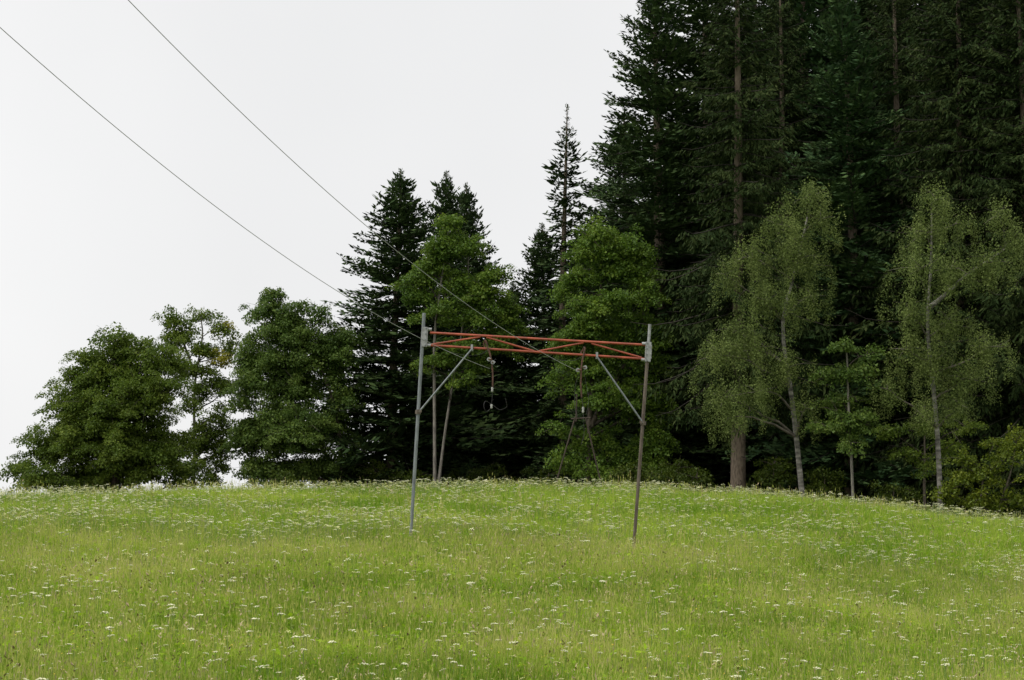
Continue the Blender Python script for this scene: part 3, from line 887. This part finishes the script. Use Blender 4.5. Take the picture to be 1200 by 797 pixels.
def make_hanger(name, label, pts, rollers, whites, wires, seed):
    """Rusty swinging arm with cable rollers, hooked over the lower chord."""
    base = A(*pts[0])
    root = empty(name, base, label, 'cable hanger', 'cable hangers on the red crossbeam')
    P = np.array([A(*p, -0.045) - base for p in pts])
    b = MB()
    b.tube(P, np.linspace(0.022, 0.018, len(P)), 6)
    b.build('arm', M['rust'], root)
    b = MB()                                             # hook over the chord
    hx = P[1] + np.array([-0.06, 0, 0.02])
    hook = [P[0] + [0, 0.0, 0], P[0] + [-0.02, 0.06, 0.02], P[0] + [-0.05, 0.09, -0.05], hx + [0, 0.09, 0.0], hx + [0.02, 0.05, -0.05]]
    b.tube(hook, 0.016, 6)
    b.build('hook', M['rust'], root)
    for (x, y) in rollers:
        c = A(x, y, -0.05) - base
        b = MB()
        b.tube([c - [0, 0.03, 0], c - [0, 0.018, 0], c, c + [0, 0.018, 0], c + [0, 0.03, 0]], [0.042, 0.040, 0.030, 0.040, 0.042], 12)
        o = b.build('roller', M['steel_pale'], root, True)
        b = MB()
        b.tube([c - [0, 0.045, 0], c + [0, 0.045, 0]], 0.014, 6)
        b.build('axle', M['rust'], o)
        b = MB()
        q = (c + P[len(P) // 2]) / 2
        b.tube([c - [0, 0.04, 0], np.array([P[len(P) // 2][0], c[1] - 0.04, c[2]])], 0.012, 5)
        b.build('roller_arm', M['rust'], o)
    for (x, y0, y1) in whites:
        b = MB()
        a, e = A(x, y0, -0.045) - base, A(x, y1, -0.045) - base
        t = np.linspace(0, 1, 5)[:, None]
        b.tube(a + (e - a) * t, [0.016, 0.026, 0.018, 0.026, 0.016], 8)
        b.build('insulator', M['white'], root, True)
    for w in wires:
        Q = np.array([A(x, y, dy) - base for x, y, dy in w])
        k = np.linspace(0, 1, len(Q)); kk = np.linspace(0, 1, 24)
        Q = np.stack([pchip(kk, k, Q[:, c]) for c in range(3)], -1)
        b = MB()
        b.tube(Q, 0.0034, 5)
        b.build('wire', M['wire'], root, True)


make_hanger('cable_hanger', 'rusty cable hanger with a coiled wire loop, on the grey post half of the crossbeam',
            [(569.5, 400), (571.5, 408), (574.5, 416), (576.5, 426), (577.5, 440), (577.3, 455)],
            [(573, 421.5), (577.5, 425)], [(576.9, 454, 459.5), (576.0, 474, 479)],
            [[(577, 459, -0.045), (576.7, 467, -0.05), (576, 475, -0.045)],
             [(576, 478, -0.045), (570, 483, -0.1), (567, 476, -0.12), (569, 470, 0.0), (577, 474, 0.1), (586, 480, 0.08), (594, 476, 0.02), (592, 466, -0.02)],
             [(519, 409, 0.05), (535, 414.5, 0.03), (552, 416.5, 0.0), (565, 414.5, -0.02), (573, 409, -0.04)]], 1)
make_hanger('cable_hanger', 'rusty cable hanger with pale rollers and long dangling wires, on the weathered post side',
            [(685.6, 408), (684.3, 414), (682.5, 422), (681, 432), (680.5, 450), (681.5, 466)],
            [(677, 434), (685.5, 431)], [(683.2, 477, 484)],
            [[(681.5, 466, -0.045), (682.5, 472, -0.05), (683.2, 478, -0.045)],
             [(683.2, 484, -0.045), (684, 495, -0.06), (684.5, 508, -0.03), (681, 521, -0.05)],
             [(680, 434, 0), (674, 455, 0.05), (673.5, 475, 0.05), (677, 488, 0.02)],
             [(684, 432, 0), (687, 450, 0.05), (690, 468, 0.03), (687, 486, 0.0)],
             [(648, 419.5, 0.02), (660, 422.5, 0.0), (672, 422.5, 0), (682, 418, -0.03)]], 2)


def cable(pix, X0, k, label):
    """Tow cable leaving the hanger towards the lower station, rising over the meadow past the camera's left."""
    P = []
    for px, py in pix:
        ang = (px - 600) / FPX
        # plan line X = X0 + k (Y - PY); depth along the optical axis is close to Y
        Y = (X0 - k * PY) / (ang - k)
        for _ in range(6):
            q = at(px, py, Y)
            a2 = q[0] / q[1]
            Y = (X0 - k * PY) / (a2 - k)
        P.append(at(px, py, Y))
    P = np.array(P)
    t = np.concatenate([[0], np.cumsum(np.linalg.norm(np.diff(P, axis=0), axis=1))])
    co = [np.polyfit(t, P[:, c], 2) for c in range(3)]
    tt = np.linspace(-14, t[-1], 60)
    Q = np.stack([np.polyval(c, tt) for c in co], -1)
    b = MB()
    b.tube(Q, 0.0050, 6)
    o = b.build('tow_cable', M['cable'], None, True)
    tag(o, label, 'cable', 'steel tow cables')


cable([(0, 37), (125, 138), (250, 235), (340, 303), (389, 337), (445, 374), (494, 402), (574, 429)], A(574, 425)[0], 0.32,
      'thin grey cable running down from the sky to the hanger with the coiled loop')
cable([(147, 0), (240, 90), (335, 179), (359, 201), (424, 259), (535, 350), (589, 388), (678, 434)], A(678, 430)[0], 0.32,
      'thin grey cable running down from the sky to the hanger with long dangling wires')

# old timber A-frame just behind the crest
ab = at(675, 580, 68); ab[2] = float(ground(ab[0], 68))
aroot = empty('timber_a_frame', ab, 'dark timber trestle with splayed legs standing under the bright maple', 'trestle')
for nm, p0, p1, r in (('leg', (647, 582), (674, 489), 0.026), ('leg', (708, 582), (686, 489), 0.026), ('crossbar', (669, 491), (692, 489.5), 0.024), ('post', (675, 494), (676, 462), 0.026)):
    b = MB()
    b.tube([at(*p0, 68) - ab, at(*p1, 68) - ab], r, 7)
    b.build(nm, M['timber'], aroot, True)

# ------------------------------------------------------------------ meadow grass and flowers
rng = np.random.default_rng(77)


def grass_patch(rng, size=0.62, n=250, pale=22, herbs=26, yellow=1, stalks=0):
    b = MB()

    def blades(n, hmin, hmax, w, mat, lean):
        P = np.zeros((n, 3)); P[:, :2] = rng.uniform(-size / 2, size / 2, (n, 2))
        h = rng.uniform(hmin, hmax, n)
        a = rng.uniform(0, 6.28, n)
        d = np.stack([np.cos(a), np.sin(a), np.zeros(n)], -1)
        fa = rng.normal(0, 0.6, n) + np.where(rng.random(n) < 0.5, 0, math.pi)
        s = np.stack([np.cos(fa), np.sin(fa), np.zeros(n)], -1)
        ln = rng.uniform(0.05, lean, n)[:, None]
        ww = (w * rng.uniform(0.7, 1.3, n))[:, None]
        up = np.array([0, 0, 1.0])
        hh = h[:, None]
        m1 = P + up * hh * 0.55 + d * hh * ln * 0.35
        tp = P + up * hh * (1 - 0.25 * ln) + d * hh * ln
        v = np.stack([P - s * ww * 0.5, P + s * ww * 0.5, m1 + s * ww * 0.45, m1 - s * ww * 0.45, tp], 1).reshape(-1, 3)
        i = np.arange(n)[:, None] * 5
        b.add(v, i + np.array([[0, 1, 2, 3]]), mat)
        b.n -= len(v)                                   # the tips reuse the same vertices
        b.f.append(i + np.array([[3, 2, 4]]) + b.n); b.m.append(np.full(n, mat)); b.n += len(v)
        return tp
    blades(n, 0.16, 0.44, 0.011, 0, 0.75)
    tp = blades(pale, 0.34, 0.58, 0.006, 1, 0.35)
    for p in tp[::2]:                                   # grass panicles
        l = rng.uniform(0.05, 0.10); w = rng.uniform(0.004, 0.009)
        a = rng.uniform(0, 3.14); s = np.array([math.cos(a), math.sin(a), 0]) * w
        b.add([p - [0, 0, l * .4], p + s, p + [0, 0, l * .6], p - s], [(0, 1, 2, 3)], 1 if rng.random() < 0.75 else 3)
    for k in range(stalks):                             # taller dock and seed stalks
        c = np.array([*rng.uniform(-size / 2, size / 2, 2), 0]); h = rng.uniform(0.5, 0.72); w = 0.005
        ln = rng.normal(0, 0.08, 2)
        t_ = c + [ln[0], ln[1], h]
        b.add([c - [w, 0, 0], c + [w, 0, 0], t_ + [w * .6, 0, 0], t_ - [w * .6, 0, 0]], [(0, 1, 2, 3)], 1)
        for q in range(7):
            z_ = rng.uniform(0.62, 1.0); p = c + (t_ - c) * z_; a = rng.uniform(0, 6.28); l = rng.uniform(0.02, 0.05)
            d = np.array([math.cos(a), math.sin(a), 0.8]) * l; s_ = np.array([-math.sin(a), math.cos(a), 0]) * l * 0.3
            b.add([p, p + d * .5 + s_, p + d, p + d * .5 - s_], [(0, 1, 2, 3)], 3)
    for k in range(herbs):                              # broad herb leaves
        c = np.array([*rng.uniform(-size / 2, size / 2, 2), rng.uniform(0.10, 0.34)])
        a = rng.uniform(0, 6.28); l = rng.uniform(0.04, 0.09)
        d = np.array([math.cos(a), math.sin(a), rng.uniform(-0.1, 0.7)]); s = np.array([-math.sin(a), math.cos(a), rng.uniform(-.3, .3)]) * l * 0.4
        b.add([c, c + d * l * .5 + s, c + d * l, c + d * l * .5 - s], [(0, 1, 2, 3)], 2)
    for k in range(yellow):
        c = np.array([*rng.uniform(-size / 2, size / 2, 2), rng.uniform(0.28, 0.42)]); r = rng.uniform(0.010, 0.016)
        a = np.arange(5) * 1.2566
        b.add(np.vstack([c + np.stack([np.cos(a) * r, np.sin(a) * r, 0.3 * r * np.cos(a * 2)], -1)]), [tuple(range(5))], 4)
    return b


patch_col = bpy.data.collections.new('grass_patch_sources')       # referenced by the node group, not part of the scene
PATCH = [dict(n=300, pale=8, herbs=10, yellow=0), dict(n=290, pale=12, herbs=6, yellow=0),          # lush green bank
         dict(n=170, pale=70, herbs=8, yellow=0), dict(n=200, pale=52, herbs=12, yellow=0),         # straw coloured terrace
         dict(n=240, pale=20, herbs=40, yellow=1), dict(n=230, pale=34, herbs=24, yellow=3, stalks=2), dict(n=260, pale=14, herbs=56, yellow=0), dict(n=200, pale=44, herbs=30, yellow=2, stalks=1)]
for k in range(8):
    pb = grass_patch(rng, **PATCH[k])
    me = pb.mesh('grass_patch', [M['blade'], M['blade_pale'], M['herb'], M['seed'], M['yellow']])
    po = bpy.data.objects.new('grass_patch_%02d' % k, me)
    patch_col.objects.link(po)

pts = []
Yv = 13.0
while Yv < 68:
    step = 0.40 if Yv < 45 else 0.46
    hw = 0.275 * Yv + 2.5
    xs = np.arange(-hw, hw, step)
    pts.append(np.stack([xs + rng.uniform(-0.2, 0.2, len(xs)), Yv + rng.uniform(-0.2, 0.2, len(xs))], -1))
    Yv += step
pts = np.vstack(pts)
gz = ground(pts[:, 0], pts[:, 1])
e = 0.2
gx = (ground(pts[:, 0] + e, pts[:, 1]) - gz) / e
gy = (ground(pts[:, 0], pts[:, 1] + e) - gz) / e
rot = np.stack([np.arctan(gy), -np.arctan(gx), rng.uniform(0, 6.28, len(pts))], -1)
rot[:, 2] *= 1.0
# drifts of taller and shorter growth
hn = 0.5 + 0.5 * np.sin(pts[:, 0] * 0.45 + 1.3 * np.sin(pts[:, 1] * 0.21)) * np.sin(pts[:, 1] * 0.38 + 0.9 * np.sin(pts[:, 0] * 0.3))
scl = 0.78 + 0.34 * hn + rng.normal(0, 0.07, len(pts))
yy = pts[:, 1] + 1.2 * np.sin(pts[:, 0] * 0.35) + rng.normal(0, 1.1, len(pts))
terr = np.exp(-((yy - 39.2) / 2.6) ** 2)
bank = smooth(yy, 40.5, 43.5)
u_ = rng.random(len(pts))
drift = np.sin(pts[:, 0] * 0.33 + 1.1) * np.sin(pts[:, 1] * 0.5 + pts[:, 0] * 0.12)
pick = np.where(u_ < 0.85 * bank, rng.integers(0, 2, len(pts)), np.where(u_ < 0.25 + 0.7 * terr + 0.35 * np.clip(drift, 0, 1), rng.integers(2, 4, len(pts)), rng.integers(4, 8, len(pts))))
scl = scl * (1 - 0.15 * terr * (1 - bank)) + 0.10 * bank + 0.25 * (rng.random(len(pts)) < 0.05)
me = bpy.data.meshes.new('meadow_grass')
me.vertices.add(len(pts))
me.vertices.foreach_set('co', np.stack([pts[:, 0], pts[:, 1], gz - 0.02], -1).ravel())
for nm, ty, dat, key in (('rot', 'FLOAT_VECTOR', rot, 'vector'), ('scl', 'FLOAT', scl, 'value'), ('pick', 'INT', pick, 'value')):
    a_ = me.attributes.new(nm, ty, 'POINT')
    a_.data.foreach_set(key, np.asarray(dat).ravel().astype(np.int32 if ty == 'INT' else np.float32))
me.update()
gobj = bpy.data.objects.new('meadow_grass', me)
COL.objects.link(gobj)
tag(gobj, 'tall mixed meadow grass with pale seed stems covering the slope', 'grass', kind='stuff')
ng = bpy.data.node_groups.new('scatter_grass', 'GeometryNodeTree')
ng.interface.new_socket('Geometry', in_out='INPUT', socket_type='NodeSocketGeometry')
ng.interface.new_socket('Geometry', in_out='OUTPUT', socket_type='NodeSocketGeometry')
gi, go = ng.nodes.new('NodeGroupInput'), ng.nodes.new('NodeGroupOutput')
m2p = ng.nodes.new('GeometryNodeMeshToPoints')
iop = ng.nodes.new('GeometryNodeInstanceOnPoints')
ci = ng.nodes.new('GeometryNodeCollectionInfo')
ci.inputs['Collection'].default_value = patch_col
ci.inputs['Separate Children'].default_value = True
ci.inputs['Reset Children'].default_value = True


def named(nm, ty):
    n_ = ng.nodes.new('GeometryNodeInputNamedAttribute')
    n_.data_type = ty
    n_.inputs['Name'].default_value = nm
    return [o for o in n_.outputs if o.enabled and o.name == 'Attribute'][0]


e2r = ng.nodes.new('FunctionNodeEulerToRotation')
ng.links.new(gi.outputs[0], m2p.inputs['Mesh'])
ng.links.new(m2p.outputs[0], iop.inputs['Points'])
ng.links.new(ci.outputs[0], iop.inputs['Instance'])
iop.inputs['Pick Instance'].default_value = True
ng.links.new(named('pick', 'INT'), iop.inputs['Instance Index'])
ng.links.new(named('rot', 'FLOAT_VECTOR'), e2r.inputs[0])
ng.links.new(e2r.outputs[0], iop.inputs['Rotation'])
ng.links.new(named('scl', 'FLOAT'), iop.inputs['Scale'])
ng.links.new(iop.outputs[0], go.inputs[0])
gm = gobj.modifiers.new('scatter', 'NODES')
gm.node_group = ng


# umbels: flat heads of small white florets on thin stems
def umbel_head(rng, r=0.055, n=11, sides=5):
    b = MB()
    k = np.arange(n)
    rr = r * np.sqrt((k + 0.3) / n); an = k * 2.39996
    for q in range(n):
        c = np.array([rr[q] * math.cos(an[q]), rr[q] * math.sin(an[q]), -0.25 * rr[q] ** 2 / r + rng.normal(0, 0.003)])
        f = r * rng.uniform(0.22, 0.34)
        a = np.arange(sides) * 2 * math.pi / sides + rng.uniform(0, 1)
        top = c + np.stack([np.cos(a) * f, np.sin(a) * f, rng.normal(0, 0.002, sides)], -1)
        vv = np.vstack([top, c + [0, 0, f * 0.45], c - [0, 0, f * 0.9]])
        i = np.arange(sides); j = (i + 1) % sides
        b.add(vv, np.stack([i, j, np.full(sides, sides)], -1))
        b.n -= len(vv)
        b.f.append(np.stack([j, i, np.full(sides, sides + 1)], -1) + b.n); b.m.append(np.zeros(sides, int)); b.n += len(vv)
    return b


def density(X, Y):
    """Umbels gather on the bank, the terrace edge and in drifts."""
    d = 0.35 + 0.9 * np.exp(-((Y - 41.5) / 2.2) ** 2) + 0.55 * smooth(Y, 40, 46) + 0.6 * np.exp(-((Y - 56) / 2.5) ** 2)
    n = np.sin(X * 0.8 + 2 * np.sin(Y * 0.3)) * np.sin(Y * 0.7 + 1.5 * np.sin(X * 0.37)) + 0.6 * np.sin(X * 1.9 + Y * 1.1)
    return d * np.clip(0.72 + 0.42 * n, 0.12, 2)


def scatter(n, y0, y1, seed, margin=1.0):
    r = np.random.default_rng(seed)
    out = []
    while sum(len(o) for o in out) < n:
        Y = np.sqrt(r.uniform(y0 ** 2, y1 ** 2, 6000)); X = r.uniform(-1, 1, 6000) * (0.262 * Y + margin)
        k = r.random(6000) < density(X, Y) / 2.2
        out.append(np.stack([X[k], Y[k]], -1))
    return np.vstack(out)[:n]


hr = np.random.default_rng(5)
# 300 nearest umbels, each a thing of its own
proto = []
for k in range(5):
    sb = MB()
    hgt = 1.0
    lean = hr.normal(0, 0.05, 2)
    sb.tube([(0, 0, 0), (lean[0] * .4, lean[1] * .4, .5), (lean[0], lean[1], 1.0)], [0.004, 0.0035, 0.003], 4, cap=False)
    so = sb.mesh('stem', [M['stalk']])
    proto.append((so, [umbel_head(hr, 0.055, (9, 11, 13)[j % 3]).mesh('flower_head', [M['umbel']]) for j in range(3)], lean))
near = scatter(300, 20.5, 33.5, 91, 0.3)
for i, (X, Y) in enumerate(near):
    so, heads, lean = proto[i % 5]
    o = bpy.data.objects.new('umbel_flower', so)
    COL.objects.link(o)
    h = hr.uniform(0.42, 0.58)
    o.location = (X, Y, float(ground(X, Y)))
    o.scale = (1, 1, h)
    tag(o, 'flat white umbel flower on a thin stalk in the near part of the meadow', 'flower', 'white umbels in the near meadow')
    c = bpy.data.objects.new('flower_head', heads[i % 3])
    COL.objects.link(c)
    c.parent = o
    c.location = (lean[0], lean[1], 1.0)
    s = hr.choice([0.5, 0.65, 0.8, 1.0]) * hr.uniform(0.8, 1.2)
    c.scale = (s, s, s / h)
    c.rotation_euler = (hr.normal(0, 0.15), hr.normal(0, 0.15), hr.uniform(0, 6))
# all the rest as one mass
heads = [umbel_head(hr, 0.055, 6, 4) for _ in range(6)]
HV = [(np.vstack(h.v), [f for f in h.f]) for h in heads]
for nm, n, y0, y1, seed, mat, sz, lab in (('white_umbel_drifts', 6500, 20.0, 63.0, 92, 'umbel', 1.0, 'countless white umbels spread over the bank and crest of the meadow'),
                                          ('greenish_umbel_drifts', 5200, 19.0, 60.0, 93, 'umbel_green', 0.9, 'faded greenish umbels scattered through the meadow grass')):
    b = MB()
    r = np.random.default_rng(seed)
    P = scatter(n, y0, y1, seed)
    Z = ground(P[:, 0], P[:, 1])
    for (X, Y), z in zip(P, Z):
        v, fs = HV[r.integers(6)]
        s = (0.35 + 0.75 * r.random() ** 1.6) * sz * (0.9 if Y < 33 else 1.05)
        h = r.uniform(0.40, 0.62) * (0.92 if mat == 'umbel_green' else 1)
        tl = r.normal(0, 0.18, 2)
        vv = v * s
        vv = vv + np.stack([np.zeros(len(v)), np.zeros(len(v)), vv[:, 0] * tl[0] + vv[:, 1] * tl[1]], -1)
        first = True
        b.v.append(vv + [X, Y, z + h]); b.r.append(np.full(len(v), 0.5))
        for f in fs:
            b.f.append(f + b.n); b.m.append(np.zeros(len(f), int))
        b.n += len(v)
        w = 0.004
        b.add([(X - w, Y, z), (X + w, Y, z), (X + w * .7, Y, z + h - 0.01), (X - w * .7, Y, z + h - 0.01)], [(0, 1, 2, 3)], 1)
    o = b.build(nm, [M[mat], M['stalk']])
    tag(o, lab, 'flowers', kind='stuff')
